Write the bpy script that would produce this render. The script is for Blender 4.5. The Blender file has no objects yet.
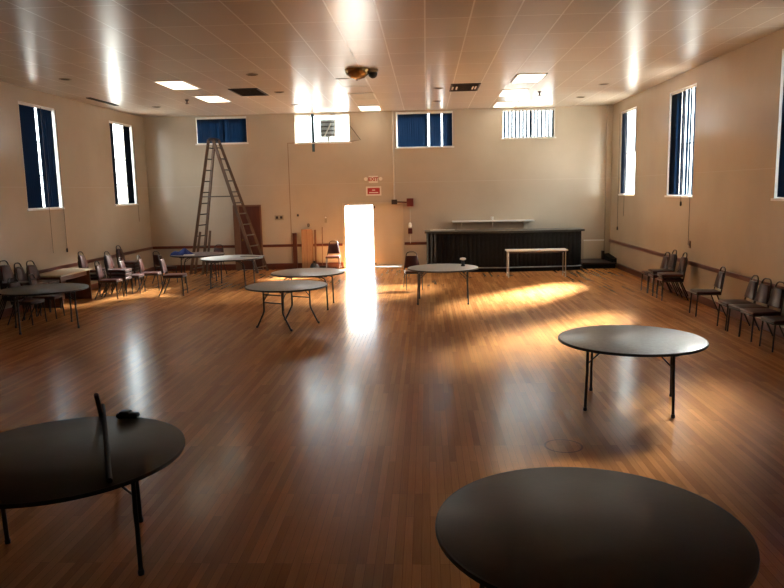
import bpy, bmesh, math, random
from mathutils import Matrix, Vector
random.seed(7)
S = bpy.context.scene
COL = S.collection
PI = math.pi

# ------------------------------------------------------------------ room numbers (metres)
XL, XR, YB, YF, ZC = -9.177, 5.895, 23.504, -3.0, 5.051
ZR = 0.79

# ------------------------------------------------------------------ materials
def mat(name, col, rough=0.5, metal=0.0, spec=0.5):
    m = bpy.data.materials.new(name); m.use_nodes = True
    b = m.node_tree.nodes['Principled BSDF']
    b.inputs['Base Color'].default_value = (*col, 1)
    b.inputs['Roughness'].default_value = rough
    b.inputs['Metallic'].default_value = metal
    b.inputs['Specular IOR Level'].default_value = spec
    return m

def nodes(m):
    nt = m.node_tree
    return nt, nt.nodes['Principled BSDF'], (lambda t: nt.nodes.new(t)), nt.links.new

def noisy(name, c1, c2, scale=4.0, rough=0.5, stretch=(1, 1, 1), bump=0.0, bscale=None, metal=0.0, spec=0.5, detail=6, rvar=0.0):
    m = mat(name, c1, rough, metal, spec)
    nt, b, N, L = nodes(m)
    tc = N('ShaderNodeTexCoord'); mp = N('ShaderNodeMapping'); mp.inputs['Scale'].default_value = stretch
    L(tc.outputs['Object'], mp.inputs['Vector'])
    n = N('ShaderNodeTexNoise'); n.inputs['Scale'].default_value = scale; n.inputs['Detail'].default_value = detail
    L(mp.outputs[0], n.inputs['Vector'])
    r = N('ShaderNodeValToRGB'); r.color_ramp.elements[0].position = .3; r.color_ramp.elements[1].position = .7
    r.color_ramp.elements[0].color = (*c1, 1); r.color_ramp.elements[1].color = (*c2, 1)
    L(n.outputs['Fac'], r.inputs['Fac']); L(r.outputs['Color'], b.inputs['Base Color'])
    if rvar:
        mr = N('ShaderNodeMapRange'); mr.inputs['To Min'].default_value = rough - rvar; mr.inputs['To Max'].default_value = rough + rvar
        L(n.outputs['Fac'], mr.inputs['Value']); L(mr.outputs[0], b.inputs['Roughness'])
    if bump:
        n2 = N('ShaderNodeTexNoise'); n2.inputs['Scale'].default_value = bscale or scale * 5
        L(mp.outputs[0], n2.inputs['Vector'])
        bp = N('ShaderNodeBump'); bp.inputs['Strength'].default_value = bump; bp.inputs['Distance'].default_value = .01
        L(n2.outputs['Fac'], bp.inputs['Height']); L(bp.outputs[0], b.inputs['Normal'])
    return m

def floor_material():
    m = mat('oak strip floor', (.3, .12, .04), .21, spec=.21)
    nt, b, N, L = nodes(m)
    g = N('ShaderNodeNewGeometry'); sp = N('ShaderNodeSeparateXYZ'); L(g.outputs['Position'], sp.inputs[0])
    cb = N('ShaderNodeCombineXYZ'); L(sp.outputs['Y'], cb.inputs['X']); L(sp.outputs['X'], cb.inputs['Y'])
    br = N('ShaderNodeTexBrick'); br.offset = .37; br.offset_frequency = 3
    br.inputs['Scale'].default_value = 1; br.inputs['Mortar Size'].default_value = .0012; br.inputs['Mortar Smooth'].default_value = .2
    br.inputs['Brick Width'].default_value = 1.15; br.inputs['Row Height'].default_value = .064; br.inputs['Bias'].default_value = 0
    br.inputs['Color1'].default_value = (.62, .28, .095, 1); br.inputs['Color2'].default_value = (.4, .17, .055, 1)
    br.inputs['Mortar'].default_value = (.2, .08, .028, 1)
    L(cb.outputs[0], br.inputs['Vector'])
    mp = N('ShaderNodeMapping'); mp.inputs['Scale'].default_value = (1.2, 40, 1); L(cb.outputs[0], mp.inputs['Vector'])
    gr = N('ShaderNodeTexNoise'); gr.inputs['Scale'].default_value = 3; gr.inputs['Detail'].default_value = 5; L(mp.outputs[0], gr.inputs['Vector'])
    big = N('ShaderNodeTexNoise'); big.inputs['Scale'].default_value = .55; big.inputs['Detail'].default_value = 4; L(cb.outputs[0], big.inputs['Vector'])
    r1 = N('ShaderNodeMapRange'); r1.inputs['To Min'].default_value = .75; r1.inputs['To Max'].default_value = 1.2; L(gr.outputs['Fac'], r1.inputs['Value'])
    r2 = N('ShaderNodeMapRange'); r2.inputs['From Min'].default_value = .3; r2.inputs['From Max'].default_value = .7
    r2.inputs['To Min'].default_value = .86; r2.inputs['To Max'].default_value = 1.1; L(big.outputs['Fac'], r2.inputs['Value'])
    mu = N('ShaderNodeMath'); mu.operation = 'MULTIPLY'; L(r1.outputs[0], mu.inputs[0]); L(r2.outputs[0], mu.inputs[1])
    vm = N('ShaderNodeVectorMath'); vm.operation = 'SCALE'; L(br.outputs['Color'], vm.inputs[0]); L(mu.outputs[0], vm.inputs['Scale'])
    # thin dark ring left on the boards by something round
    ds = N('ShaderNodeVectorMath'); ds.operation = 'DISTANCE'; L(g.outputs['Position'], ds.inputs[0]); ds.inputs[1].default_value = (1.33, 6.88, 0)
    sb = N('ShaderNodeMath'); sb.operation = 'SUBTRACT'; L(ds.outputs['Value'], sb.inputs[0]); sb.inputs[1].default_value = .18
    ab = N('ShaderNodeMath'); ab.operation = 'ABSOLUTE'; L(sb.outputs[0], ab.inputs[0])
    rr = N('ShaderNodeMapRange'); rr.inputs['From Min'].default_value = .004; rr.inputs['From Max'].default_value = .016
    rr.inputs['To Min'].default_value = .35; rr.inputs['To Max'].default_value = 1; L(ab.outputs[0], rr.inputs['Value'])
    v2 = N('ShaderNodeVectorMath'); v2.operation = 'SCALE'; L(vm.outputs[0], v2.inputs[0]); L(rr.outputs[0], v2.inputs['Scale'])
    L(v2.outputs[0], b.inputs['Base Color'])
    ro = N('ShaderNodeMapRange'); ro.inputs['From Min'].default_value = .3; ro.inputs['From Max'].default_value = .7
    ro.inputs['To Min'].default_value = .19; ro.inputs['To Max'].default_value = .23; L(big.outputs['Fac'], ro.inputs['Value']); L(ro.outputs[0], b.inputs['Roughness'])
    sx = N('ShaderNodeMath'); sx.operation = 'MULTIPLY'; L(br.outputs['Fac'], sx.inputs[0]); sx.inputs[1].default_value = -1.0
    ms = N('ShaderNodeTexNoise'); ms.inputs['Scale'].default_value = 2.2; ms.inputs['Detail'].default_value = 3
    m3 = N('ShaderNodeMapping'); m3.inputs['Scale'].default_value = (1, 7, 1); L(cb.outputs[0], m3.inputs['Vector']); L(m3.outputs[0], ms.inputs['Vector'])
    ad = N('ShaderNodeMath'); ad.operation = 'MULTIPLY_ADD'; L(ms.outputs['Fac'], ad.inputs[0]); ad.inputs[1].default_value = 1.6; L(sx.outputs[0], ad.inputs[2])
    bp = N('ShaderNodeBump'); bp.inputs['Strength'].default_value = .12; bp.inputs['Distance'].default_value = .002
    L(ad.outputs[0], bp.inputs['Height']); L(bp.outputs[0], b.inputs['Normal'])
    return m

def ceiling_material():
    m = mat('vinyl faced ceiling tile', (.62, .57, .5), .28)
    nt, b, N, L = nodes(m)
    g = N('ShaderNodeNewGeometry'); mp = N('ShaderNodeMapping'); mp.inputs['Location'].default_value = (1.98 + .018, -16.5 + .06, 0)
    L(g.outputs['Position'], mp.inputs['Vector'])
    br = N('ShaderNodeTexBrick'); br.offset = 0; br.inputs['Scale'].default_value = 1
    br.inputs['Mortar Size'].default_value = .012; br.inputs['Mortar Smooth'].default_value = .0
    br.inputs['Brick Width'].default_value = .672; br.inputs['Row Height'].default_value = 1.335
    br.inputs['Color1'].default_value = (.56, .49, .41, 1); br.inputs['Color2'].default_value = (.5, .43, .355, 1)
    br.inputs['Mortar'].default_value = (.8, .77, .7, 1)
    L(mp.outputs[0], br.inputs['Vector']); L(br.outputs['Color'], b.inputs['Base Color'])
    n = N('ShaderNodeTexNoise'); n.inputs['Scale'].default_value = 1.4; n.inputs['Detail'].default_value = 2; L(g.outputs['Position'], n.inputs['Vector'])
    ad = N('ShaderNodeMath'); ad.operation = 'MULTIPLY_ADD'; L(br.outputs['Fac'], ad.inputs[0]); ad.inputs[1].default_value = .25; L(n.outputs['Fac'], ad.inputs[2])
    bp = N('ShaderNodeBump'); bp.inputs['Strength'].default_value = .25; bp.inputs['Distance'].default_value = .02
    L(ad.outputs[0], bp.inputs['Height']); L(bp.outputs[0], b.inputs['Normal'])
    return m

def wall_material():
    m = mat('cream gloss wall paint', (.56, .46, .33), .2)
    nt, b, N, L = nodes(m)
    g = N('ShaderNodeNewGeometry')
    n = N('ShaderNodeTexNoise'); n.inputs['Scale'].default_value = .8; n.inputs['Detail'].default_value = 5; L(g.outputs['Position'], n.inputs['Vector'])
    r = N('ShaderNodeValToRGB'); r.color_ramp.elements[0].position = .3; r.color_ramp.elements[1].position = .75
    r.color_ramp.elements[0].color = (.49, .425, .332, 1); r.color_ramp.elements[1].color = (.55, .485, .385, 1)
    L(n.outputs['Fac'], r.inputs['Fac'])
    # fine seam of the wall panelling at one height
    sp = N('ShaderNodeSeparateXYZ'); L(g.outputs['Position'], sp.inputs[0])
    sb = N('ShaderNodeMath'); sb.operation = 'SUBTRACT'; L(sp.outputs['Z'], sb.inputs[0]); sb.inputs[1].default_value = 2.78
    ab = N('ShaderNodeMath'); ab.operation = 'ABSOLUTE'; L(sb.outputs[0], ab.inputs[0])
    gt = N('ShaderNodeMath'); gt.operation = 'LESS_THAN'; L(ab.outputs[0], gt.inputs[0]); gt.inputs[1].default_value = .008
    mx = N('ShaderNodeMix'); mx.data_type = 'RGBA'; L(gt.outputs[0], mx.inputs['Factor']); L(r.outputs['Color'], mx.inputs['A'])
    mx.inputs['B'].default_value = (.56, .5, .41, 1)
    L(mx.outputs['Result'], b.inputs['Base Color'])
    n2 = N('ShaderNodeTexNoise'); n2.inputs['Scale'].default_value = 1.3; n2.inputs['Detail'].default_value = 4
    mp = N('ShaderNodeMapping'); mp.inputs['Scale'].default_value = (3, 3, .4); L(g.outputs['Position'], mp.inputs['Vector']); L(mp.outputs[0], n2.inputs['Vector'])
    bp = N('ShaderNodeBump'); bp.inputs['Strength'].default_value = .12; bp.inputs['Distance'].default_value = .015
    L(n2.outputs['Fac'], bp.inputs['Height']); L(bp.outputs[0], b.inputs['Normal'])
    return m

def slat_material():
    m = bpy.data.materials.new('navy blind fabric'); m.use_nodes = True
    nt = m.node_tree; nt.nodes.clear()
    o = nt.nodes.new('ShaderNodeOutputMaterial'); d = nt.nodes.new('ShaderNodeBsdfDiffuse'); t = nt.nodes.new('ShaderNodeBsdfTranslucent'); mx = nt.nodes.new('ShaderNodeMixShader')
    d.inputs[0].default_value = (.018, .026, .045, 1); t.inputs[0].default_value = (.04, .08, .135, 1)
    mx.inputs[0].default_value = .38
    nt.links.new(d.outputs[0], mx.inputs[1]); nt.links.new(t.outputs[0], mx.inputs[2]); nt.links.new(mx.outputs[0], o.inputs[0])
    return m

def glass_material():
    m = bpy.data.materials.new('clear window glass'); m.use_nodes = True
    nt = m.node_tree; nt.nodes.clear()
    o = nt.nodes.new('ShaderNodeOutputMaterial'); t = nt.nodes.new('ShaderNodeBsdfTransparent'); g = nt.nodes.new('ShaderNodeBsdfGlossy'); mx = nt.nodes.new('ShaderNodeMixShader')
    t.inputs[0].default_value = (.96, .98, .97, 1); g.inputs['Roughness'].default_value = .02; mx.inputs[0].default_value = .05
    nt.links.new(t.outputs[0], mx.inputs[1]); nt.links.new(g.outputs[0], mx.inputs[2]); nt.links.new(mx.outputs[0], o.inputs[0])
    return m

def emit_material(name, col, s):
    m = mat(name, (.8, .8, .75), .4)
    b = m.node_tree.nodes['Principled BSDF']
    b.inputs['Emission Color'].default_value = (*col, 1); b.inputs['Emission Strength'].default_value = s
    return m

M = dict(
    floor=floor_material(), ceil=ceiling_material(), wall=wall_material(), slat=slat_material(), glass=glass_material(),
    white=noisy('white gloss trim', (.75, .74, .7), (.8, .79, .76), 3, .35),
    cream=noisy('cream door paint', (.55, .47, .35), (.6, .52, .4), 2, .4, (1, 1, .3)),
    wood=noisy('red stained wood trim', (.1, .022, .012), (.17, .04, .02), 8, .35, (1, 1, 8)),
    maroon=noisy('maroon stained door wood', (.075, .018, .01), (.11, .028, .014), 5, .38, (6, 6, .5)),
    jambw=noisy('brown jamb wood', (.16, .075, .04), (.2, .1, .055), 6, .45, (4, 4, .5)),
    topdark=noisy('dark laminate tabletop', (.02, .018, .015), (.03, .027, .023), 5, .42, bump=.05, rvar=.05, spec=.3),
    topgrey=noisy('worn grey laminate tabletop', (.2, .225, .24), (.28, .31, .33), 22, .3, rvar=.02),
    topblue=noisy('scuffed blue grey laminate tabletop', (.36, .39, .41), (.45, .48, .5), 18, .33, bump=.05, rvar=.04),
    band=mat('black vinyl edge band', (.012, .011, .01), .45),
    steel=noisy('dark brown enamelled steel', (.018, .012, .01), (.03, .02, .016), 12, .35),
    chrome=mat('grey steel tube', (.42, .4, .36), .3, .8),
    vinyl=noisy('dark burgundy vinyl', (.04, .011, .01), (.06, .019, .016), 9, .34, bump=.08, bscale=90, spec=.32),
    pipe=mat('black vinyl piping', (.012, .01, .01), .4),
    black=noisy('black painted boards', (.005, .0045, .004), (.009, .008, .007), 7, .6, (6, 6, .6), spec=.2),
    blacktop=noisy('black counter laminate', (.03, .026, .022), (.045, .04, .034), 4, .3),
    alu=noisy('weathered wooden ladder rail', (.1, .055, .032), (.16, .095, .058), 9, .5, (1, 1, .3)),
    rung=mat('dull ladder metal', (.12, .1, .085), .45, .5),
    oldwood=noisy('pale laminate desk top', (.42, .35, .26), (.52, .44, .33), 5, .35, (1, 6, 1)),
    brownpan=noisy('brown panel board', (.12, .05, .03), (.17, .075, .045), 6, .45, (1, 1, 6)),
    plum=noisy('plum brown tabletop', (.12, .075, .075), (.17, .11, .105), 6, .35),
    card=noisy('brown cardboard', (.33, .19, .1), (.42, .25, .14), 4, .7, (8, 8, .5)),
    blue=noisy('blue cloth', (.01, .025, .16), (.02, .05, .28), 9, .8, bump=.3),
    red=mat('fire alarm red', (.13, .018, .012), .4),
    signred=mat('sign red', (.42, .02, .02), .45),
    signwhite=mat('sign white', (.8, .76, .68), .45),
    conduit=mat('white painted conduit', (.62, .58, .5), .4),
    dark=mat('dark brown metal', (.035, .02, .016), .45),
    grille=mat('dark grille interior', (.012, .01, .009), .7),
    brass=noisy('aged brass', (.3, .18, .07), (.4, .26, .1), 8, .25, metal=.9),
    lit=emit_material('lit fluorescent diffuser', (1, .93, .74), 3.2),
    unlit=noisy('unlit diffuser', (.45, .43, .37), (.5, .48, .42), 3, .3),
    plate=mat('beige wall plate', (.35, .3, .22), .4),
    concrete=noisy('pale concrete', (.3, .29, .27), (.38, .37, .35), 1.5, .8),
    vent=noisy('grey sheet metal', (.2, .22, .23), (.28, .3, .31), 5, .45, metal=.3),
    teal=mat('teal blind slat', (.02, .07, .1), .5),
    cloth=mat('white paper', (.75, .73, .7), .6),
)

# ------------------------------------------------------------------ mesh builder
class MB:
    def __init__(s): s.v = []; s.f = []
    def add(s, vs, fs):
        o = len(s.v); s.v += [tuple(v) for v in vs]; s.f += [tuple(i + o for i in f) for f in fs]; return s
    def box(s, x0, x1, y0, y1, z0, z1, T=None):
        vs = [Vector((x, y, z)) for z in (z0, z1) for y in (y0, y1) for x in (x0, x1)]
        if T is not None: vs = [T @ v for v in vs]
        return s.add(vs, [(0, 2, 3, 1), (4, 5, 7, 6), (0, 1, 5, 4), (2, 6, 7, 3), (0, 4, 6, 2), (1, 3, 7, 5)])
    def rbox(s, x0, x1, y0, y1, z0, z1, bev, seg=3, fn=None, T=None):
        bm = bmesh.new(); bmesh.ops.create_cube(bm, size=1)
        for v in bm.verts:
            v.co = Vector(((x0 + x1) / 2 + v.co.x * (x1 - x0), (y0 + y1) / 2 + v.co.y * (y1 - y0), (z0 + z1) / 2 + v.co.z * (z1 - z0)))
        bmesh.ops.bevel(bm, geom=list(bm.edges), offset=bev, segments=seg, affect='EDGES', profile=.5)
        bm.verts.index_update()
        vs = [v.co.copy() for v in bm.verts]
        if fn: vs = [Vector(fn(v)) for v in vs]
        if T is not None: vs = [T @ v for v in vs]
        fs = [[v.index for v in f.verts] for f in bm.faces]; bm.free()
        return s.add(vs, fs)
    def tube(s, pts, r, n=8, cap=True, rs=None):
        P = [Vector(p) for p in pts]; k = len(P)
        t0 = (P[1] - P[0]).normalized()
        up = Vector((0, 0, 1)) if abs(t0.z) < .9 else Vector((1, 0, 0))
        a = t0.cross(up).normalized(); vs = []
        prev = t0
        for i in range(k):
            t = ((P[min(i + 1, k - 1)] - P[max(i - 1, 0)])).normalized()
            a = (prev.rotation_difference(t) @ a); a = (a - t * a.dot(t)).normalized(); b = t.cross(a); prev = t
            rr = rs[i] if rs else r
            for j in range(n):
                q = 2 * PI * j / n; vs.append(P[i] + a * math.cos(q) * rr + b * math.sin(q) * rr)
        fs = [(i * n + j, i * n + (j + 1) % n, (i + 1) * n + (j + 1) % n, (i + 1) * n + j) for i in range(k - 1) for j in range(n)]
        if cap: fs += [tuple(range(n))[::-1], tuple(range((k - 1) * n, k * n))]
        return s.add(vs, fs)
    def lathe(s, prof, c=(0, 0, 0), n=32):
        vs = []; k = len(prof)
        for r, z in prof:
            for j in range(n):
                q = 2 * PI * j / n; vs.append((c[0] + max(r, 1e-5) * math.cos(q), c[1] + max(r, 1e-5) * math.sin(q), c[2] + z))
        fs = [(i * n + j, i * n + (j + 1) % n, (i + 1) * n + (j + 1) % n, (i + 1) * n + j) for i in range(k - 1) for j in range(n)]
        fs += [tuple(range(n))[::-1], tuple(range((k - 1) * n, k * n))]
        return s.add(vs, fs)
    def poly(s, pts, z0, z1):
        n = len(pts); vs = [(x, y, z0) for x, y in pts] + [(x, y, z1) for x, y in pts]
        return s.add(vs, [tuple(range(n))[::-1], tuple(range(n, 2 * n))] + [(i, (i + 1) % n, n + (i + 1) % n, n + i) for i in range(n)])
    def build(s, name, m, parent=None, loc=None, rz=None, label=None):
        me = bpy.data.meshes.new(name); me.from_pydata([tuple(v) for v in s.v], [], s.f); me.update()
        bm = bmesh.new(); bm.from_mesh(me); bmesh.ops.recalc_face_normals(bm, faces=bm.faces); bm.to_mesh(me); bm.free()
        me.materials.append(m)
        me.polygons.foreach_set('use_smooth', [True] * len(me.polygons)); me.set_sharp_from_angle(angle=math.radians(38))
        o = bpy.data.objects.new(name, me); COL.objects.link(o)
        if parent is not None: o.parent = parent
        if loc is not None: o.location = loc
        if rz is not None: o.rotation_euler = (0, 0, rz)
        if label: o['label'] = label
        return o

def tag(o, label, cat, group=None, kind=None):
    o['label'] = label; o['category'] = cat
    if group: o['group'] = group
    if kind: o['kind'] = kind
    return o
def thing(name, label, cat, loc=(0, 0, 0), rz=0.0, group=None):
    o = bpy.data.objects.new(name, None); COL.objects.link(o); o.empty_display_size = .1
    o.location = loc; o.rotation_euler = (0, 0, rz)
    return tag(o, label, cat, group)
def copy_tree(o, loc, rz, label):
    r = o.copy(); COL.objects.link(r); r.location = loc; r.rotation_euler = (0, 0, rz); r['label'] = label
    for ch in list(o.children):
        c = ch.copy(); COL.objects.link(c); c.parent = r
        for g in list(ch.children):
            d = g.copy(); COL.objects.link(d); d.parent = c
    return r
def struct(o, label, cat):
    return tag(o, label, cat, kind='structure')

# ------------------------------------------------------------------ setting
struct(MB().box(XL - .3, XR + .3, YF - .3, YB + .3, -.2, 0).build('floor', M['floor']), 'orange brown strip wood hall floor', 'floor')
struct(MB().box(XL - .3, XR + .3, YF - .3, YB + .3, ZC, ZC + .2).build('ceiling', M['ceil']), 'glossy tiled suspended ceiling with pale grid', 'ceiling')
struct(MB().box(-60, 60, YB + .3, 90, -.3, -.05).box(-60, XL - .3, -10, YB + .3, -.3, -.05).box(XR + .3, 60, -10, YB + .3, -.3, -.05).build('ground', M['concrete']), 'bright concrete ground outside the open door', 'ground')

def wall(name, axis, pos, thick, u0, u1, holes, label):
    us = sorted({u0, u1, *[h[0] for h in holes], *[h[1] for h in holes]})
    zs = sorted({-.2, ZC + .2, *[h[2] for h in holes], *[h[3] for h in holes]})
    mb = MB()
    for a, b in zip(us, us[1:]):
        run = None
        for c, d in zip(zs, zs[1:]):
            if any(h[0] <= (a + b) / 2 <= h[1] and h[2] <= (c + d) / 2 <= h[3] for h in holes):
                if run: mb_cell(mb, axis, pos, thick, a, b, *run)
                run = None
            else:
                run = (run[0], d) if run else (c, d)
        if run: mb_cell(mb, axis, pos, thick, a, b, *run)
    return struct(mb.build(name, M['wall']), label, 'wall')
def mb_cell(mb, axis, pos, t, a, b, c, d):
    lo, hi = min(pos, pos + t), max(pos, pos + t)
    if axis == 'x': mb.box(lo, hi, a, b, c, d)
    else: mb.box(a, b, lo, hi, c, d)

ZB, ZT = 2.264, 4.712
LW = [(16.2, 17.8), (20.89, 22.51)]
RW = [(20.75, 22.31), (16.29, 18.01), (10.85, 12.53)]
BW = [(-7.45, -5.78, 4.15, 5.0), (-4.21, -2.42, 4.1, 5.0), (-.93, .89, 3.88, 5.0), (2.46, 4.13, 4.1, 5.0)]
DX0, DX1, DX2, DZ = -2.69, -1.745, -.8, 2.1
wall('wall_left', 'x', XL, -.3, YF, YB, [(a, b, ZB, ZT) for a, b in LW], 'long left beige wall with two tall windows')
wall('wall_right', 'x', XR, .3, YF, YB, [(a, b, ZB, ZT) for a, b in RW], 'long right beige wall with three tall windows')
wall('wall_back', 'y', YB, .3, XL - .3, XR + .3, BW + [(DX0, DX2, -.2, DZ)], 'end wall with the open door and four high windows')
wall('wall_front', 'y', YF, -.3, XL - .3, XR + .3, [], 'beige wall behind the viewer')

def portal(loc, rot, sx, sy):
    l = bpy.data.lights.new('daylight_portal', 'AREA'); l.shape = 'RECTANGLE'; l.size = sx; l.size_y = sy; l.cycles.is_portal = True
    o = bpy.data.objects.new('daylight_portal', l); COL.objects.link(o); o.location = loc; o.rotation_euler = rot

# a window is built in local coordinates: x along the wall, y outward, z up; origin at the inner face's lower left corner
def window(name, T, w, h, label, mull=(), bars=()):
    r = bpy.data.objects.new(name, None); COL.objects.link(r); r.matrix_world = T
    struct(r, label, 'window')
    f = MB(); e = .045
    f.box(0, e, .1, .19, 0, h).box(w - e, w, .1, .19, 0, h).box(e, w - e, .1, .19, 0, e).box(e, w - e, .1, .19, h - e, h)
    for x in mull: f.box(x - .02, x + .02, .11, .18, e, h - e)
    for z in bars: f.box(e, w - e, .12, .17, z - .015, z + .015)
    # painted reveal lining, sill and slim casing
    f.box(-.0, .012, 0, .1, 0, h).box(w - .012, w, 0, .1, 0, h).box(.012, w - .012, 0, .1, h - .012, h)
    f.build('window_frame', M['white'], r)
    MB().box(-.04, w + .04, -.035, .1, -.03, .012).build('window_sill', M['white'], r)
    MB().box(e, w - e, .145, .149, e, h - e).build('glass_pane', M['glass'], r)
    return r
def Tl(y1, z): return Matrix.Translation((XL, y1, z)) @ Matrix.Rotation(PI / 2, 4, 'Z')      # x-> +y, y-> -x
def Tr(y1, z): return Matrix.Translation((XR, y1, z)) @ Matrix.Rotation(-PI / 2, 4, 'Z')     # x-> -y, y-> +x
def Tb(x, z): return Matrix.Translation((x, YB, z))

# slats: (u centre as a share of the width, turn in degrees, share of the height hung)
def blind(T, w, h, slats, label, cords=(), mt=None, sw=.09):
    r = bpy.data.objects.new('vertical_blind', None); COL.objects.link(r); r.matrix_world = T
    tag(r, label, 'window blind', 'vertical blinds hung in the hall windows')
    MB().box(.02, w - .02, .035, .075, h - .06, h - .015).build('head_rail', M['white'], r)
    for u, a, lh in slats:
        mb = MB(); vs = []; n = 4; z0 = h - .06 - lh * (h - .09)
        ca, sa = math.cos(math.radians(a)), math.sin(math.radians(a))
        for zz in (z0, h - .06):
            for side in (0, 1):
                for i in range(n + 1):
                    q = i / n - .5; x = q * sw; y = .012 * (1 - 4 * q * q) + side * .0016
                    vs.append((u * w + x * ca - y * sa, .055 + x * sa + y * ca, zz))
        m_ = n + 1; fs = []
        for i in range(n):
            fs += [(i, i + 1, 2 * m_ + i + 1, 2 * m_ + i), (m_ + i, 3 * m_ + i, 3 * m_ + i + 1, m_ + i + 1)]
            fs += [(i, m_ + i, m_ + i + 1, i + 1), (2 * m_ + i, 2 * m_ + i + 1, 3 * m_ + i + 1, 3 * m_ + i)]
        for i in (0, n): fs.append((i, 2 * m_ + i, 3 * m_ + i, m_ + i))
        mb.add(vs, fs); mb.build('slat', mt or M['slat'], r)
    for u, z1, wt in cords:
        c = MB().tube([(u * w, -.045, h - .05), (u * w, -.045, z1)], .005, 6).build('cord', M['dark'], r)
        if wt: MB().lathe([(.006, .05), (.02, .03), (.022, -.04), (.012, -.06)], (u * w, -.045, z1), 10).build('cord_weight', M['dark'], c)
    return r
def rng(a, b, n, ang, lh=1.0, j=0):
    return [(a + (b - a) * i / max(n - 1, 1), ang + (random.uniform(-j, j) if j else 0), lh) for i in range(n)]

wi = 0
def add_window(T, w, h, label, **k):
    global wi; wi += 1
    return window('window_%d' % wi, T, w, h, label, **k)
H = ZT - ZB
w0, w1 = LW
add_window(Tl(w0[0], ZB), 1.6, H, 'tall left window nearest the viewer, mostly covered by dark slats', bars=(.8, 1.6))
blind(Tl(w0[0], ZB), 1.6, H, rng(.04, .44, 9, -14) + [(.58, -12, 1), (.63, -12, 1), (.69, -6, 1), (.755, -8, 1), (.81, -10, 1), (.87, -2, 1), (.93, -12, 1)],
      'dark navy vertical blind mostly closed in the nearer left window', ((.54, -1.08, False), (.97, -1.06, True)))
add_window(Tl(w1[0], ZB), 1.62, H, 'tall left window near the far corner with a wide clear middle', bars=(.6, 1.35))
blind(Tl(w1[0], ZB), 1.62, H, rng(.03, .17, 6, -25) + rng(.72, .93, 8, -15),
      'navy vertical blind drawn to both sides of the farther left window', ((.98, -.55, False),))
portal((XL - .22, 17, 3.49), (0, -PI / 2, 0), H, 1.6); portal((XL - .22, 21.7, 3.49), (0, -PI / 2, 0), H, 1.6)
ra, rb, rc = RW
add_window(Tr(ra[1], ZB), 1.56, H, 'tall right window near the far corner, almost entirely uncovered', bars=(1.2,))
blind(Tr(ra[1], ZB), 1.56, H, rng(.03, .2, 7, 60) + rng(.92, .97, 2, 75, .5), 'navy vertical blind pushed aside in the farthest right window', ((.0, -1.02, True), (.43, -.62, False)))
add_window(Tr(rb[1], ZB), 1.72, H, 'tall middle window of the right wall behind opened slats', bars=(1.2,))
blind(Tr(rb[1], ZB), 1.72, H, rng(.03, .2, 6, 20) + rng(.28, .36, 3, 8) + rng(.46, .51, 2, 14) + [(.65, 18, 1), (.75, 8, 1), (.9, 20, 1)], 'navy vertical blind with turned slats in the middle right window', ((.66, -.16, True), (.99, -1.07, False)))
add_window(Tr(rc[1], ZB), 1.68, H, 'tall right window nearest the viewer at the photo edge', bars=(1.2,))
blind(Tr(rc[1], ZB), 1.68, H, rng(.03, .22, 5, 15) + rng(.3, .93, 10, 12, 1, 6), 'navy vertical blind half open in the nearest right window')
for a, b in RW: portal((XR + .22, (a + b) / 2, 3.49), (0, PI / 2, 0), H, b - a)
bl = ['high end wall window behind the top of the ladder', 'high end wall window holding a grey vent unit', 'high end wall window right of the white conduit', 'high end wall window above the bar, brightest and palest']
for (a, b, c, d), t in zip(BW, bl):
    add_window(Tb(a, c), b - a, d - c, t, mull=((.47, 1.3) if 'vent' in t else ((b - a) * .57,)))
    portal(((a + b) / 2, YB + .22, (c + d) / 2), (-PI / 2, 0, 0), b - a, d - c)
a, b, c, d = BW[0]
blind(Tb(a, c), b - a, d - c, rng(.035, .545, 15, 14, 1, 12) + rng(.6, .965, 11, 14, 1, 12), 'closed mid blue vertical blind behind the top of the ladder')
a, b, c, d = BW[2]
blind(Tb(a, c), b - a, d - c, rng(.05, .53, 13, 6, 1, 5) + rng(.615, .77, 5, 6) + rng(.845, .965, 4, 6), 'closed dark navy vertical blind right of the white wall conduit')
a, b, c, d = BW[3]
blind(Tb(a, c), b - a, d - c, rng(.05, .96, 14, 43, 1, 5), 'pale sunlit vertical blind with evenly opened slats above the bar')
# vent unit and the one slat left in the second high window
a, b, c, d = BW[1]
t = thing('vent_unit', 'grey louvered vent unit mounted in the high window beside a hanging slat', 'vent', (-3.17, YB + .26, 4.3))
MB().box(-.25, .25, .06, .3, 0, .56).build('housing', M['vent'], t)
MB().box(-.03, .03, .06, .12, -.24, 0).build('bracket', M['dark'], t)
for i in range(4): MB().box(-.24, .22, .02, .065, .04 + i * .135, .09 + i * .135).build('louver', M['grille'], t)
MB().tube([(-.12, .02, .02), (.1, .02, .45)], .02, 8).build('crank_rod', M['chrome'], t)
MB().box(-.045, .045, 0, .004, 0, 1.2).build('blind_slat', M['teal'])
o = bpy.data.objects['blind_slat']; o.location = (-3.62, YB - .03, 3.82); tag(o, 'single teal blind slat hanging alone past the lower edge of its window', 'blind slat')
o = MB().tube([(-2.42, YB - .02, 4.12), (-2.08, YB - .05, 4.16), (-2.42, YB - .02, 4.62)], .012, 6).build('sash_arm', M['dark']); tag(o, 'thin triangular window stay at the lower right of the vent window', 'window stay')

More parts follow.
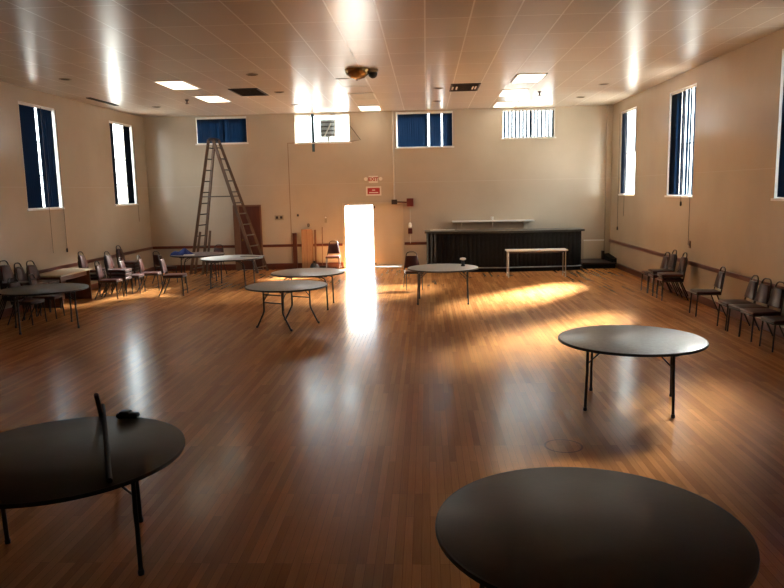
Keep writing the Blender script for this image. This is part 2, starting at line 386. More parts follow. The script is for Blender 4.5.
# chair rails, baseboards, corner pilaster, panel lines
def trimbar(name, m, *b, label, cat):
    return struct(MB().rbox(*b, .008, 2).build(name, m), label, cat)
k = 1
for b, l in (((XL, XL + .03, YF, YB, ZR - .045, ZR + .045), 'red wood chair rail along the left wall'),
             ((XR - .03, XR, YF, YB, ZR - .045, ZR + .045), 'red wood chair rail along the right wall'),
             ((XL + .03, -6.36, YB - .03, YB, ZR - .045, ZR + .045), 'short red chair rail in the left far corner'),
             ((-5.43, DX0 - .08, YB - .03, YB, ZR - .045, ZR + .045), 'red chair rail between the wood door and bright doorway'),
             ((DX2 + .08, .1, YB - .03, YB, ZR - .045, ZR + .045), 'short red chair rail left of the black bar')):
    trimbar('trim_%d' % k, M['wood'], *b, label=l, cat='chair rail'); k += 1
for n, b, l in (('baseboard_left', (XL, XL + .03, YF, YB, 0, .16), 'dark red baseboard of the left wall'),
                ('baseboard_right', (XR - .03, XR, YF, 22.2, 0, .16), 'dark red baseboard of the right wall'),
                ('baseboard_back', (XL + .03, -6.36, YB - .03, YB, 0, .2), 'dark red baseboard in the left far corner'),
                ('baseboard_back_middle', (-5.43, DX0 - .08, YB - .03, YB, 0, .2), 'dark red baseboard left of the bright doorway')):
    trimbar(n, M['wood'], *b, label=l, cat='baseboard')
struct(MB().box(5.74, XR, YB - .16, YB, 0, ZC).build('trim_%d' % k, M['wall']), 'narrow plastered pier in the far right corner', 'pilaster'); k += 1
struct(MB().box(-4.47, -4.455, YB - .006, YB, .2, 4.12).box(-4.47, -4.22, YB - .006, YB, 4.105, 4.12).build('trim_%d' % k, M['jambw']), 'thin panel joint running down from the vent window', 'joint'); k += 1

# doorway: frame, one leaf swung outside, one leaf shut
d1 = bpy.data.objects.new('door_1', None); COL.objects.link(d1); d1.location = (DX0, YB, 0); struct(d1, 'bright open double doorway with its right leaf shut', 'door')
W = DX2 - DX0
MB().box(-.05, .03, -.03, .2, 0, DZ + .05).box(W - .03, W + .05, -.03, .2, 0, DZ + .05).box(.03, W - .03, -.03, .2, DZ - .03, DZ + .05).build('door_frame', M['cream'], d1)
lf = MB().rbox(W / 2 + .0, W - .03, .04, .085, .04, DZ - .03, .005, 1)
for z0, z1 in ((.12, .72), (.8, 1.14), (1.22, 1.98)): lf.box(W / 2 + .1, W - .12, .032, .045, z0, z1)
lf = lf.build('closed_leaf', M['cream'], d1)
MB().box(W / 2 + .03, W / 2 + .075, .025, .045, .1, .17).box(W / 2 + .03, W / 2 + .075, .025, .045, DZ - .14, DZ - .07).build('flush_bolt', M['dark'], lf)
MB().box(W / 2 - .0, W - .03, -.01, .1, 0, .035).build('threshold', M['white'], d1)
ol = MB().rbox(.0, .045, .2, 1.1, .03, DZ - .04, .005, 1).build('open_leaf', M['cream'], d1)
MB().tube([(.05, .35, 1.02), (.1, .35, 1.02), (.1, .95, 1.02), (.05, .95, 1.02)], .015, 8).build('push_bar', M['chrome'], ol)
d2 = bpy.data.objects.new('door_2', None); COL.objects.link(d2); d2.location = (-6.36, YB, 0); struct(d2, 'dark maroon wood door behind the right leg of the ladder', 'door')
MB().box(0, .2, -.07, -.0, 0, 2.15).box(.2, .93, -.05, 0, 2.1, 2.15).box(.88, .93, -.05, 0, 0, 2.1).build('door_frame', M['jambw'], d2)
l2 = MB().rbox(.2, .88, -.045, 0, .02, 2.1, .004, 1).build('door_leaf', M['maroon'], d2)
MB().lathe([(.012, 0), (.012, .04), (.03, .06), (.03, .08), (.015, .095)], (0, 0, 0), 14).build('door_knob', M['brass'], l2, (.28, -.045, 1.0)).rotation_euler = (PI / 2, 0, 0)

# ------------------------------------------------------------------ ceiling fittings
def light(x, y, on, label):
    t = thing('ceiling_light', label, 'ceiling light', (x, y, ZC), 0, 'recessed fluorescent ceiling lights')
    MB().box(-.34, .34, -.66, -.62, -.012, -.0).box(-.34, .34, .62, .66, -.012, 0).box(-.34, -.305, -.62, .62, -.012, 0).box(.305, .34, -.62, .62, -.012, 0).build('frame', M['white'], t)
    MB().box(-.305, .305, -.62, .62, -.008, -.002).build('diffuser', M['lit'] if on else M['unlit'], t)
light(-5.71, 16.85, True, 'lit ceiling panel at upper left, nearer of two')
light(-5.66, 19.45, True, 'lit ceiling panel in front of the ladder window')
light(-1.65, 17.2, False, 'grey unlit ceiling panel beside the brass dome')
light(-1.66, 19.7, False, 'grey unlit ceiling panel, middle one of the centre row')
light(-1.69, 22.6, True, 'cream ceiling panel of the centre row closest to the end wall')
light(2.42, 17.3, True, 'lit ceiling panel of the right row nearest the viewer')
light(2.35, 19.8, True, 'lit ceiling panel, middle one of the right row')
light(2.45, 22.5, True, 'lit ceiling panel touching the pale blind over the bar')
def vent(x, y, label, tabs):
    t = thing('ceiling_vent', label, 'ceiling vent', (x, y, ZC), 0, 'dark return vents in the ceiling')
    MB().box(-.36, .36, -.64, -.6, -.02, 0).box(-.36, .36, .6, .64, -.02, 0).box(-.36, -.32, -.6, .6, -.02, 0).box(.32, .36, -.6, .6, -.02, 0).build('frame', M['dark'], t)
    MB().box(-.32, .32, -.6, .6, -.008, -.002).build('backing', M['grille'], t)
    for i in range(9): MB().box(-.32, .32, -.54 + i * .132, -.525 + i * .132, -.022, -.006).build('slat', M['dark'], t)
    if tabs:
        for x_ in (-.3, -.2, .2, .27): MB().box(x_ - .02, x_ + .02, -.25, .25, -.028, -.02).build('loose_strip', M['white'], t)
vent(-4.4, 18.3, 'dark square return vent right of the lit left panels', False)
vent(1.0, 18.5, 'dark ceiling vent with pale strips above the navy blind', True)
dl = thing('recessed_downlight', 'small dark recessed downlight in the ceiling', 'downlight', (-7.72, 15.55, ZC), 0, 'small recessed downlights in the ceiling')
MB().lathe([(.13, 0), (.13, -.012), (.1, -.016), (.1, -.004)], n=20).build('trim_ring', M['plate'], dl)
MB().lathe([(.1, -.003), (.1, -.006), (.05, -.006)], n=20).build('dark_can', M['grille'], dl)
dl['label'] = 'recessed downlight nearest the near left window'
for x, y, l in ((-7.71, 20.8, 'recessed downlight close to the far left corner'), (-3.68, 15.65, 'recessed downlight nearest the viewer, between lit panel and dome'),
                (-3.67, 18.45, 'recessed downlight just right of the square vent'), (-3.75, 21.15, 'recessed downlight before the vent window'),
                (.35, 18.53, 'recessed downlight left of the vent with strips'), (.35, 21.2, 'recessed downlight right before the navy blind'),
                (4.46, 18.6, 'recessed downlight nearest the viewer at upper right'), (4.44, 21.18, 'recessed downlight close to the far right corner')):
    copy_tree(dl, (x, y, ZC), 0, l)
sp = thing('sprinkler_head', 'sprinkler head between the two lit left panels and the corner', 'sprinkler', (-6.37, 19.46, ZC), 0, 'ceiling sprinkler heads')
MB().lathe([(.06, 0), (.05, -.02), (.02, -.03), (.018, -.09)], n=14).build('body', M['dark'], sp)
MB().lathe([(.05, -.1), (.055, -.105), (.01, -.12)], n=14).build('deflector', M['dark'], sp)
copy_tree(sp, (3.05, 19.73, ZC), 0, 'sprinkler head right of the middle right panel')
o = MB().box(-.06, .06, -1.0, .7, -.02, 0).build('slot_vent', M['grille'], None, (-8.62, 19.5, ZC)); tag(o, 'long dark slot vent where ceiling meets left wall', 'slot vent')
t = thing('dome_light', 'brass ceiling dome at the top centre of the photo', 'ceiling dome', (-1.4, 15.4, ZC))
MB().lathe([(.26, 0), (.26, -.03), (.23, -.1), (.15, -.17), (.05, -.2), (.01, -.2)], n=28).build('shade', M['brass'], t)
MB().lathe([(.035, -.195), (.04, -.21), (.02, -.235), (.005, -.24)], n=14).build('finial', M['white'], t)
t = thing('dome_camera', 'small black ball camera beside the brass ceiling dome', 'camera', (-1.08, 15.5, ZC))
MB().lathe([(.12, 0), (.12, -.04), (.1, -.06)], n=20).build('collar', M['plate'], t)
MB().lathe([(.095, -.05), (.1, -.09), (.08, -.14), (.04, -.17), (.005, -.18)], n=20).build('dark_dome', M['band'], t)

# ------------------------------------------------------------------ end wall fixtures
def text(name, s, m, parent, loc, size, ext=.003):
    c = bpy.data.curves.new(name, 'FONT'); c.body = s; c.size = size; c.extrude = ext; c.offset = .006; c.align_x = 'CENTER'; c.align_y = 'CENTER'
    o = bpy.data.objects.new(name, c); COL.objects.link(o); bpy.context.view_layer.update(); me = bpy.data.meshes.new_from_object(o.evaluated_get(bpy.context.evaluated_depsgraph_get()))
    bpy.data.objects.remove(o); o = bpy.data.objects.new(name, me); COL.objects.link(o)
    o.parent = parent; o.location = loc; o.rotation_euler = (PI / 2, 0, 0); me.materials.clear(); me.materials.append(m)
    return o
t = thing('exit_sign', 'red lettered EXIT sign with two emergency lamps over the doorway', 'exit sign', (-1.7, YB, 2.78))
MB().rbox(-.15, .15, -.08, 0, 0, .23, .01, 2).build('housing', M['signwhite'], t)
text('lettering', 'EXIT', M['signred'], t, (0, -.082, .115), .155)
for s in (-1, 1):
    a = MB().tube([(s * .14, -.04, .1), (s * .2, -.05, .12)], .015, 8).build('lamp_arm', M['plate'], t)
    MB().lathe([(.02, -.05), (.05, -.01), (.06, .03), (.055, .04)], n=16).build('lamp_head', M['signwhite'], t, (s * .24, -.06, .13)).rotation_euler = (PI / 2, 0, 0)
t = thing('door_sign', 'red notice sign with white border over the doorway', 'sign', (-1.7, YB, 2.37))
MB().rbox(-.25, .25, -.02, 0, 0, .3, .004, 1).build('panel', M['signwhite'], t)
MB().box(-.2, .2, -.024, -.018, .05, .25).build('red_field', M['signred'], t)
MB().box(-.05, .05, -.027, -.024, .165, .195).box(-.15, .15, -.027, -.024, .085, .115).build('lettering', M['signwhite'], t)
t = thing('conduit', 'white painted conduit running down the end wall to a box', 'conduit', (-1.03, YB - .004, 2.15))
MB().tube([(0, -.04, .05), (0, -.04, 2.9)], .028, 10).build('pipe', M['conduit'], t)
MB().rbox(-.09, .09, -.1, 0, -.07, .08, .01, 2).build('junction_box', M['dark'], t)
MB().tube([(.08, -.04, 0), (.42, -.04, -.02)], .025, 10).build('cross_pipe', M['maroon'], t)
t = thing('alarm_bell_box', 'dark red alarm box at the end of the conduit above the bar', 'alarm box', (-.52, YB, 2.13))
MB().rbox(-.11, .11, -.12, 0, -.13, .13, .012, 2).build('box', M['red'], t)
MB().tube([(0, -.03, -.12), (0, -.03, -.62)], .012, 8).build('wire', M['conduit'], t)
t = thing('alarm_pull_station', 'small dark red pull station on the wall above the leftmost bar end', 'pull station', (-.53, YB, 1.2))
MB().rbox(-.07, .07, -.06, 0, -.09, .09, .008, 2).build('box', M['red'], t)
MB().lathe([(.045, 0), (.06, .05), (.045, .13), (.02, .16)], (0, -.05, .12), 14).build('strobe', M['white'], t)
MB().tube([(0, -.03, -.08), (0, -.03, -.4)], .012, 8).build('wire', M['conduit'], t)
t = thing('switch_plate', 'double switch plate on the end wall right of the maroon door', 'switch plate', (-4.84, YB, 1.72))
MB().rbox(-.15, .15, -.03, 0, -.08, .08, .008, 2).build('plate', M['plate'], t)
for s in (-.07, .07): MB().box(s - .04, s + .04, -.036, -.028, -.04, .04).build('switch', M['dark'], t)
t = thing('thermostat', 'small pale wall control left of the bright doorway', 'wall control', (-3.3, YB, 1.65))
MB().rbox(-.04, .04, -.04, 0, -.13, .1, .01, 2).build('case', M['plate'], t); MB().box(-.025, .025, -.046, -.038, .02, .07).build('dial', M['white'], t)
t = thing('wall_button', 'small dark wall knob above the leaning cardboard', 'wall fitting', (-4.22, YB, 1.78))
MB().lathe([(.03, 0), (.035, .02), (.02, .05)], n=14).build('knob', M['dark'], t).rotation_euler = (PI / 2, 0, 0); MB().box(-.04, .04, -.006, 0, -.05, .05).build('plate', M['plate'], t)
t = thing('wall_outlet', 'small dark wall fitting just left of the broom handle', 'wall fitting', (-3.88, YB, 1.45))
MB().rbox(-.035, .035, -.03, 0, -.05, .05, .006, 2).build('plate', M['dark'], t); MB().box(-.015, .015, -.034, -.028, -.03, .03).build('socket', M['plate'], t)
t = thing('wall_shelf', 'long white shelf on the end wall above the bar', 'shelf', (2.15, YB, 1.46))
MB().rbox(-1.31, 1.31, -.32, 0, 0, .045, .006, 1).build('board', M['white'], t)
MB().box(-1.15, 1.12, -.05, 0, -.32, 0).build('back_panel', M['cream'], t)
for x in (-1.0, 0, 1.0): MB().box(x - .015, x + .015, -.26, -.05, -.16, 0).build('bracket', M['cream'], t)
t = thing('paper_cup', 'small white cup standing alone on the wall shelf', 'cup', (2.13, YB - .14, 1.505))
MB().lathe([(.035, 0), (.05, .11), (.053, .115), (.046, .11), (.03, .01)], n=18).build('cup', M['cloth'], t)
t = thing('wall_board', 'low pale board leaning on the end wall right of the bar', 'board', (5.42, YB - .06, .22))
MB().box(-.33, .3, -.025, 0, 0, .56).build('panel', M['cream'], t)
MB().box(-.34, .31, -.035, 0, .56, .6).build('cap_strip', M['white'], t)
for y, z, x, l in ((22.05, 1.68, XR, 'tiny dark wall plate under the farthest right window'),):
    pass
t = thing('wall_plate', 'small brown wall plate above the clustered chairs at right', 'wall plate', (XR, 16.3, 1.2))
MB().rbox(-.02, 0, -.045, .045, -.08, .08, .005, 1).build('plate', M['jambw'], t); MB().box(-.026, -.018, -.015, .015, -.03, .03).build('toggle', M['dark'], t)

# ------------------------------------------------------------------ bar
t = thing('bar_counter', 'long black ribbed bar counter along the end wall', 'bar', (0, 0, 0))
front = [(.0, 22.25), (.35, 21.95), (2.4, 21.78), (4.4, 21.95), (4.72, 22.1)]
back = [(4.72, 22.75), (.0, 22.75)]
MB().poly(front + back, .12, 1.19).build('body', M['black'], t)
MB().poly([(x, y + .04) for x, y in front] + back, 0, .12).build('plinth', M['black'], t)
MB().poly([(x + (.08 if x > 4 else (-.06 if x < .1 else 0)), y - .09) for x, y in front] + [(4.8, 22.8), (-.06, 22.8)], 1.19, 1.25).build('countertop', M['blacktop'], t)
for (xa, ya), (xb, yb) in zip(front, front[1:]):
    n = max(2, int(math.hypot(xb - xa, yb - ya) / .125))
    ang = math.atan2(yb - ya, xb - xa)
    for i in range(n):
        f_ = (i + .5) / n; T = Matrix.Translation((xa + (xb - xa) * f_, ya + (yb - ya) * f_, 0)) @ Matrix.Rotation(ang, 4, 'Z')
        MB().rbox(-.05, .05, -.018, .004, .14, 1.17, .008, 2, T=T).build('front_board', M['black'], t)
MB().tube([(x, y - .05, .14) for x, y in front], .018, 8).build('foot_rail', M['vent'], t)
t = thing('paper_stack', 'pale papers lying on the leftmost end of the bar', 'papers', (.5, 22.4, 1.253))
MB().rbox(-.38, .38, -.12, .12, 0, .03, .004, 1).build('sheets', M['conduit'], t); MB().box(-.3, .1, -.1, .1, .031, .04).build('top_sheet', M['cloth'], t)
t = thing('platform', 'low dark platform in the right far corner beside the bar', 'platform', (5.3, 22.9, 0))
MB().rbox(-.48, .55, -.62, .58, .14, .19, .006, 1).build('deck', M['dark'], t)
MB().box(-.46, .53, -.57, .56, 0, .14).build('riser', M['black'], t)
t = thing('corner_ledge', 'black sloping ledge against the right wall on the platform', 'ledge', (5.72, 22.9, .19))
MB().add([(-.02, -.58, 0), (.14, -.58, 0), (.14, .42, 0), (-.02, .42, 0), (-.02, -.58, .1), (.14, -.58, .12), (.14, .42, .2), (-.02, .42, .18)],
         [(0, 3, 2, 1), (4, 5, 6, 7), (0, 1, 5, 4), (1, 2, 6, 5), (2, 3, 7, 6), (3, 0, 4, 7)]).build('ledge', M['black'], t)
MB().box(-.1, -.02, .3, .42, 0, .28).build('end_post', M['dark'], t)

# narrow table before the bar
t = thing('narrow_table', 'narrow pale topped table with thin metal legs before the bar', 'table', (3.12, 20.55, 0))
MB().rbox(-.86, .86, -.24, .24, .745, .785, .008, 2).build('tabletop', M['white'], t)
MB().box(-.8, .8, -.2, -.185, .7, .745).box(-.8, .8, .185, .2, .7, .745).build('apron', M['dark'], t)
for sx in (-1, 1):
    for sy in (-1, 1): MB().tube([(sx * .8, sy * .19, .745), (sx * .8, sy * .19, 0)], .016, 8).build('leg', M['chrome'], t)
    MB().tube([(sx * .8, -.19, .12), (sx * .8, .19, .12)], .012, 8).build('stretcher', M['chrome'], t)

# ------------------------------------------------------------------ round tables
def round_table(label, x, y, r, rot, style, top, z=.75, sep=.43, half=.41):
    x, y, r, z = x * .981, y * .981, r * .981, .785
    t = thing('round_table', label, 'table', (x, y, 0), math.radians(rot), 'round folding tables on the hall floor')
    MB().lathe([(r - .012, -.03), (r - .012, -.002), (r - .016, 0)], (0, 0, z), 72).build('tabletop', top, t)
    MB().lathe([(r - .014, -.034), (r, -.03), (r + .002, -.016), (r, -.003), (r - .013, -.001), (r - .013, -.034)], (0, 0, z), 72).build('edge_band', M['band'], t)
    zt = z - .035
    MB().box(-sep - .12, sep + .12, -.3, -.26, zt - .035, zt).box(-sep - .12, sep + .12, .26, .3, zt - .035, zt).build('support_rail', M['steel'], t)
    for s in (-1, 1):
        X = s * sep
        for q in (-1, 1):
            if style == 'wishbone':
                p = [(X, q * .22, zt), (X, q * .22, .36), (X, q * .225, .32), (X, q * .25, .27), (X, q * (half - .025), .04), (X, q * half, 0)]
            elif style == 'curved':
                p = [(s * (sep - .22), q * half, zt - .02), (s * (sep - .1), q * half, zt - .03), (s * (sep - .03), q * half, zt - .07), (X, q * half, zt - .16), (X + s * .01, q * half, .3), (X + s * .015, q * half, 0)]
            else:
                p = [(X, q * (half - .09), zt), (X, q * (half - .09), .42), (X + s * .005, q * (half - .07), .3), (X + s * .01, q * half, 0)]
            lg = MB().tube(p, .0165, 10).build('leg', M['steel'], t)
            MB().lathe([(.02, 0), (.022, .02), (.018, .04)], (p[-1][0], p[-1][1], 0), 10).build('foot_cap', M['band'], lg)
        w = .22 if style == 'wishbone' else (half if style == 'curved' else half - .09)
        if style == 'wishbone':
            MB().tube([(X, -w, .5), (X, w, .5)], .011, 8).build('cross_bar', M['steel'], t); MB().tube([(X, -w, .65), (X, w, .65)], .011, 8).build('cross_bar', M['steel'], t)
        elif style != 'curved':
            MB().tube([(X, -w, .66), (X, w, .66)], .011, 8).build('cross_bar', M['steel'], t)
        for q in (-1, 1):
            MB().tube([(X, q * w * .98, .53 if style != 'curved' else .6), (X - s * .2, q * w * .9, zt - .02)], .009, 6).build('brace', M['steel'], t)
    for q in range(4):
        a = q * PI / 2 + .7
        MB().box(-.02, .02, -.03, .03, zt - .025, zt, T=Matrix.Rotation(a, 4, 'Z') @ Matrix.Translation((r - .1, 0, 0))).build('stacking_block', M['band'], t)
    return t
round_table('round table with a shiny worn grey top alone on the right floor', 2.41, 8.45, .845, -17, 'straight', M['topgrey'], .75, .46, .43)
round_table('round table with splayed wishbone legs, front of the centre pair', -2.74, 13.72, .8, 63, 'wishbone', M['topblue'], .755, .43, .41)
round_table('round table with curved legs, rear of the centre pair', -2.69, 15.98, .835, 0, 'curved', M['topblue'], .75, .47, .5)
round_table('round table in front of the bar with a dark cup on it', .37, 16.5, .82, -2, 'straight', M['topblue'], .75, .55, .45)
round_table('dark round table at the left edge with chairs behind it', -7.62, 13.75, .83, 35, 'straight', M['topdark'], .75, .5, .42)
round_table('round table with glossy top near the foot of the ladder', -5.5, 19.9, .87, 0, 'curved', M['topblue'], .75, .46, .52)
round_table('plum brown round table holding the blue cloth, far left corner', -6.9, 21.2, .8, 25, 'curved', M['plum'], .75, .43, .45)
round_table('dark round table cut by the lower left of the photo', -2.61, 4.75, .842, 22, 'straight', M['topdark'], .75, .46, .42)
round_table('dark round table at the bottom centre right of the photo', .847, 3.664, .82, 20, 'straight', M['topdark'], .75, .45, .42)

t = thing('cup', 'dark cup with pale lid standing on the round table by the bar', 'cup', (.825, 16.35, .786))
MB().lathe([(.045, 0), (.05, .02), (.036, .04), (.033, .14)], n=18).build('body', M['band'], t); MB().lathe([(.033, .14), (.065, .15), (.075, .17), (.06, .19), (.01, .2)], n=20).build('lid', M['cloth'], t)

# things on and behind the lower left table
o = MB().tube([(-1.98, 4.13, .804), (-2.74, 5.7, .806)], .017, 10).build('wooden_rod', M['grille']); tag(o, 'long dark rod lying across the lower left table top', 'rod')
o = MB().tube([(-2.8, 6.0, .0), (-2.62, 5.35, 1.0)], .021, 10, rs=[.022, .019]).build('wooden_pole', M['maroon']); tag(o, 'upright dark pole standing behind the lower left table', 'pole')
t = thing('folded_coat', 'dark lumpy bundle at the back edge of the lower left table', 'bundle', (-2.41, 5.425, .787))
MB().rbox(-.09, .09, -.04, .04, 0, .05, .022, 3, fn=lambda v: (v.x, v.y, v.z * (1 - 3.2 * abs(v.x + .02) ** 1.2))).build('bundle', M['band'], t)
MB().rbox(-.06, .02, -.035, .04, .035, .058, .01, 3).build('fold', M['pipe'], t)

# desk by the left wall
t = thing('desk', 'pale topped brown panel desk against the left wall', 'desk', (-8.77, 16.7, 0))
MB().rbox(-.38, .38, -.78, .82, .72, .76, .006, 2).build('desk_top', M['oldwood'], t)
for s in (-1, 1): MB().box(-.34, .34, s * .71 - .02, s * .71 + .02, 0, .72).build('end_panel', M['brownpan'], t)
MB().box(-.3, -.27, -.69, .69, .2, .72).build('modesty_panel', M['brownpan'], t)
MB().box(.24, .27, -.69, .69, .6, .72).build('apron', M['brownpan'], t)

# blue cloth and paper on the plum table, white board on the glossy table
t = thing('blue_cloth', 'crumpled blue cloth on the plum table in the left corner', 'cloth', (-7.2, 20.7, .787))
n = 14; vs = []; fs = []
for j in range(n + 1):
    for i in range(n + 1):
        u, v = i / n - .5, j / n - .5; e = max(0, 1 - (2 * max(abs(u), abs(v))) ** 4)
        vs.append((u * .55, v * .5, .01 + e * (.09 + .05 * math.sin(9 * u + 4 * v) + .04 * math.sin(13 * v - 5 * u))))
for j in range(n):
    for i in range(n): a = j * (n + 1) + i; fs.append((a, a + 1, a + n + 2, a + n + 1))
b0 = len(vs); vs += [(x, y, 0) for x, y in ((-.275, -.25), (.275, -.25), (.275, .25), (-.275, .25))]
fs.append((b0, b0 + 3, b0 + 2, b0 + 1))
MB().add(vs, fs).build('cloth', M['blue'], t)
o = MB().rbox(-.15, .15, -.1, .1, 0, .025, .006, 2).build('folded_paper', M['cloth'], None, (-6.87, 20.33, .787), .2); tag(o, 'small white folded paper beside the blue cloth', 'paper')
o = MB().rbox(-.3, .3, -.16, .16, 0, .02, .004, 1).build('flat_board', M['topgrey'], None, (-4.86, 19.72, .787), -.3); tag(o, 'flat grey board lying on the glossy table by the ladder', 'board')

# ------------------------------------------------------------------ cardboard, broom, bag by the end wall
T = Matrix.Rotation(-.05, 4, 'X')
o = MB().box(-.07, .07, -.05, 0, 0, 1.2, T=T).build('dark_plank', M['maroon'], None, (-4.34, 23.38, 0)); tag(o, 'narrow dark plank leaning on the end wall left of cardboard', 'plank')
t = thing('cardboard_sheets', 'tall brown cardboard leaning against the end wall', 'cardboard', (-3.93, 23.36, 0))
MB().box(-.18, .17, -.06, -.03, 0, 1.32, T=T).build('front_sheet', M['card'], t); MB().box(-.12, .2, -.028, .0, 0, 1.28, T=T).build('rear_sheet', M['card'], t); MB().box(.0, .008, -.064, -.06, 0, 1.3, T=T).build('fold_line', M['brownpan'], t)
o = MB().box(-.03, .03, -.04, 0, 0, 1.3, T=T).build('thin_board', M['jambw'], None, (-3.66, 23.38, 0)); tag(o, 'thin brown board just right of the leaning cardboard', 'board')
t = thing('broom', 'broom with thin handle beside the chair by the doorway', 'broom', (-3.42, 23.2, 0))
MB().tube([(0, 0, .12), (0, .25, 1.38)], .013, 8).build('handle', M['jambw'], t); MB().rbox(-.12, .12, -.03, .03, 0, .13, .01, 2, fn=lambda v: (v.x * (1.1 - v.z), v.y, v.z)).build('bristles', M['band'], t)
t = thing('rubbish_bag', 'small black bag on the floor by the broom', 'bag', (-3.66, 23.1, 0))
MB().lathe([(.08, 0), (.15, .04), (.16, .11), (.11, .2), (.04, .25), (.02, .25)], n=16).build('bag', M['band'], t); MB().lathe([(.02, .24), (.035, .27), (.06, .3), (.02, .29)], n=10).build('knot', M['pipe'], t)

# ------------------------------------------------------------------ ladder
t = thing('step_ladder', 'tall wooden A-frame ladder standing under the blue blind', 'ladder', (0, 0, 0))
yc = 22.75
def rail_pts(xt, xb, zt):      # the two rails of one section: (top, bottom) each
    out = []
    for s in (-1, 1):
        out.append((Vector((xt + s * .04, yc + s * .17, zt)), Vector((xb + s * .09, yc + s * .34, 0))))
    return out
ZTOP = 4.22
def section(xt, xb, nm):
    R = rail_pts(xt, xb, ZTOP)
    for a, b in R:
        d = (b - a).normalized(); T = Matrix.Translation(a) @ Vector((0, 0, 1)).rotation_difference(d).to_matrix().to_4x4()
        MB().box(-.045, .045, -.022, .022, 0, (b - a).length, T=T).build('rail', M['alu'], t)
    n = 12
    for i in range(n):
        f_ = .06 + .9 * i / (n - 1)
        p = R[0][0].lerp(R[0][1], f_); q = R[1][0].lerp(R[1][1], f_)
        MB().tube([p, q], .02, 8).build('rung', M['rung'], t)
    return R
RA = section(-6.74, -7.46, 'a'); RB = section(-6.6, -5.3, 'b')
MB().rbox(-6.78, -6.56, yc - .2, yc + .2, ZTOP - .04, ZTOP + .05, .015, 2).build('top_cap', M['dark'], t)
for i in (0, 1):
    MB().tube([RA[i][0].lerp(RA[i][1], .42), RB[i][0].lerp(RB[i][1], .42)], .016, 8).build('spreader', M['rung'], t)
    a = RA[i][0].lerp(RA[i][1], .68) + Vector((.12, 0, 0)); b = RA[i][1] + Vector((.14, 0, 0))
    d = (b - a).normalized(); T = Matrix.Translation(a) @ Vector((0, 0, 1)).rotation_difference(d).to_matrix().to_4x4()
    MB().box(-.035, .035, -.02, .02, 0, (b - a).length, T=T).build('extension_rail', M['alu'], t)

# ------------------------------------------------------------------ chairs (local: seat faces +x)
def back_x(z): return -.2 - (z - .45) * .2
def make_chair(label):
    t = thing('banquet_chair', label, 'chair', (0, 0, 0), 0, 'burgundy vinyl banquet chairs around the hall')
    MB().rbox(-.21, .25, -.22, .22, .43, .485, .022, 3, fn=lambda v: (v.x, v.y * (1 + .12 * v.x), v.z + .012 * max(0, 1 - (v.x / .2) ** 2 - (v.y / .2) ** 2) * (v.z > .46))).build('seat', M['vinyl'], t)
    MB().tube([(-.205, -.2, .425), (.23, -.21, .425), (.245, -.19, .425), (.245, .19, .425), (.23, .21, .425), (-.205, .2, .425)], .012, 8).build('seat_frame', M['steel'], t)
    def bf(v):
        f_ = (v.z - .53) / .32; wdt = .395 + (.27 - .395) * f_
        return (v.x + back_x(v.z), v.y * wdt, v.z)
    MB().rbox(-.012, .034, -.5, .5, .53, .84, .018, 3, fn=bf).build('backrest', M['vinyl'], t)
    pts = []
    for s in (1, -1):
        seq = [(.425, .205), (.53, .2), (.7, .168), (.84, .142), (.885, .13), (.915, .105), (.935, .06)]
        p = [(back_x(z), s * y, z) for z, y in seq]
        pts += p if s == 1 else p[::-1]
    MB().tube(pts, .0125, 8).build('back_frame', M['steel'], t)
    for s in (1, -1):
        MB().tube([(.22, s * .2, .425), (.235, s * .205, .2), (.245, s * .21, 0)], .0125, 8).build('leg', M['steel'], t)
        MB().tube([(-.13, s * .205, .425), (-.2, s * .21, .25), (-.32, s * .215, 0)], .0125, 8).build('leg', M['steel'], t)
    return t
first = make_chair('')
used = [False]
def chair(x, y, rz, label, z=0):
    if not used[0]:
        used[0] = True; first.location = (x, y, z); first.rotation_euler = (0, 0, rz); first['label'] = label; return first
    return copy_tree(first, (x, y, z), rz, label)
ORD = ['lowest', 'second lowest', 'middle', 'fourth from below', 'fifth from below']
def stack(x, y, rz, n, where):
    for i in range(n):
        if n == 2: w = ('lower', 'upper')[i]
        elif i == n - 1: w = 'topmost'
        else: w = ('lowest', 'second from below', 'third from below', 'fourth from below')[i]
        chair(x + i * .008 * math.cos(rz), y + i * .008 * math.sin(rz), rz, 'burgundy chair, %s of the stack %s' % (w, where), i * .1)
D = math.radians
# left side
stack(-8.66, 14.6, D(-4), 4, 'cut off by the left photo edge')
stack(-8.64, 15.12, D(3), 3, 'second from the left photo edge')
stack(-8.63, 15.58, D(-3), 3, 'touching the near end of the pale desk')
chair(-8.14, 14.02, D(-8), 'burgundy chair behind the dark left table, nearer of two')
chair(-8.08, 14.68, D(6), 'burgundy chair behind the dark left table, farther of two')
stack(-8.62, 17.95, D(2), 3, 'at the wall behind the pale desk')
chair(-7.93, 17.4, D(4), 'burgundy chair right of the pale desk, nearest of the sunlit left group')
stack(-7.9, 17.88, D(2), 3, 'with sunlit pink backs in the left group')
chair(-7.75, 18.36, D(4), 'sunlit burgundy chair just right of the pink backed stack')
chair(-7.45, 18.85, D(8), 'burgundy chair at the right end of the left group, unstacked')
stack(-8.5, 19.95, D(0), 3, 'farthest along the left wall, in shade')
lone = chair(-6.45, 17.85, D(6), 'burgundy chair standing alone at left with bright sunlit seat edge')
chair(-6.62, 22.05, D(-100), 'chair with its top loop showing behind the glossy table')
chair(-7.6, 20.35, D(60), 'chair in deep shade tucked under the plum table')
lone.scale = (1.1, 1.1, 1.1)
# end wall
chair(-3.02, 22.9, D(-88), 'burgundy chair against the end wall beside the broom')
chair(-.36, 18.35, D(-82), 'burgundy chair behind the round table by the bar')
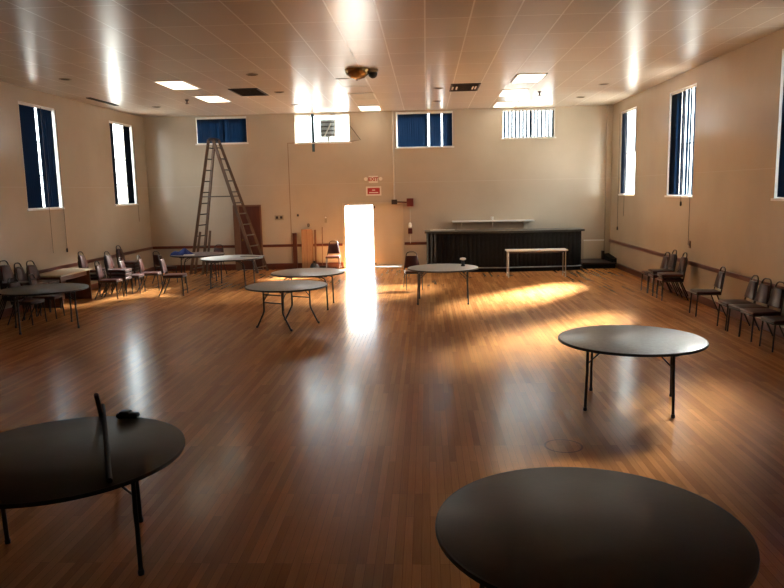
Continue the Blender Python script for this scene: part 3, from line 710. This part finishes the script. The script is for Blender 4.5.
# right side
chair(5.45, 17.3, PI + D(2), 'burgundy chair of the right cluster, farthest from the viewer')
stack(5.45, 16.8, PI - D(2), 2, 'in the middle of the right cluster')
stack(5.43, 16.08, PI - D(3), 2, 'at the near end of the right cluster')
R_ = [(14.1, -4, 'burgundy chair standing alone between the right wall groups'),
      (12.72, -3, 'burgundy chair of the near right row, farthest of the row'), (12.25, 4, 'burgundy chair of the near right row, second from the far end'),
      (11.79, 2, 'burgundy chair of the near right row, third from the far end'), (11.05, 0, 'burgundy chair mostly cut off by the right photo edge')]
for y, a, l in R_: chair(5.45, y, PI + D(a), l)

# ------------------------------------------------------------------ light
w = bpy.data.worlds.new('sky'); S.world = w; w.use_nodes = True
bg = w.node_tree.nodes['Background']
nt = w.node_tree; tc = nt.nodes.new('ShaderNodeTexCoord'); sp_ = nt.nodes.new('ShaderNodeSeparateXYZ'); rp = nt.nodes.new('ShaderNodeValToRGB')
nt.links.new(tc.outputs['Generated'], sp_.inputs[0]); nt.links.new(sp_.outputs['Z'], rp.inputs['Fac'])
rp.color_ramp.elements[0].position = 0; rp.color_ramp.elements[0].color = (.4, .42, .43, 1)
rp.color_ramp.elements[1].position = .45; rp.color_ramp.elements[1].color = (.84, .94, 1, 1)
nt.links.new(rp.outputs['Color'], bg.inputs['Color']); bg.inputs['Strength'].default_value = 14
sun = bpy.data.lights.new('sun', 'SUN'); sun.energy = 160; sun.angle = D(13); sun.color = (1, .95, .87)
so = bpy.data.objects.new('sun', sun); COL.objects.link(so)
dirv = Vector((-.62, -.78, -.62)).normalized()
so.rotation_euler = dirv.to_track_quat('-Z', 'Y').to_euler(); so.location = (20, 40, 20)

# ------------------------------------------------------------------ camera
f, pitch, yaw, roll, Hc = 715.099, .14495, .04983, .02068, 2.5536
F = Vector((-math.sin(yaw) * math.cos(pitch), math.cos(yaw) * math.cos(pitch), -math.sin(pitch)))
r0 = Vector((math.cos(yaw), math.sin(yaw), 0)); d0 = F.cross(r0)
r = r0 * math.cos(roll) + d0 * math.sin(roll); d = -r0 * math.sin(roll) + d0 * math.cos(roll)
cam = bpy.data.cameras.new('camera'); co = bpy.data.objects.new('camera', cam); COL.objects.link(co)
cam.sensor_fit = 'HORIZONTAL'; cam.sensor_width = 36; cam.lens = f * 36 / 784; cam.clip_end = 300
Mx = Matrix.Identity(4)
for i in range(3):
    Mx[i][0] = r[i]; Mx[i][1] = -d[i]; Mx[i][2] = -F[i]
Mx[2][3] = Hc
co.matrix_world = Mx
S.camera = co

S.view_settings.view_transform = 'Standard'; S.view_settings.look = 'None'; S.view_settings.gamma = 1
S.view_settings.use_curve_mapping = False; S.view_settings.exposure = 0.22
S.cycles.use_denoising = True; S.cycles.sample_clamp_indirect = 12; S.cycles.max_bounces = 10; S.cycles.diffuse_bounces = 6
S.cycles.transparent_max_bounces = 12; S.cycles.caustics_reflective = False; S.cycles.caustics_refractive = False
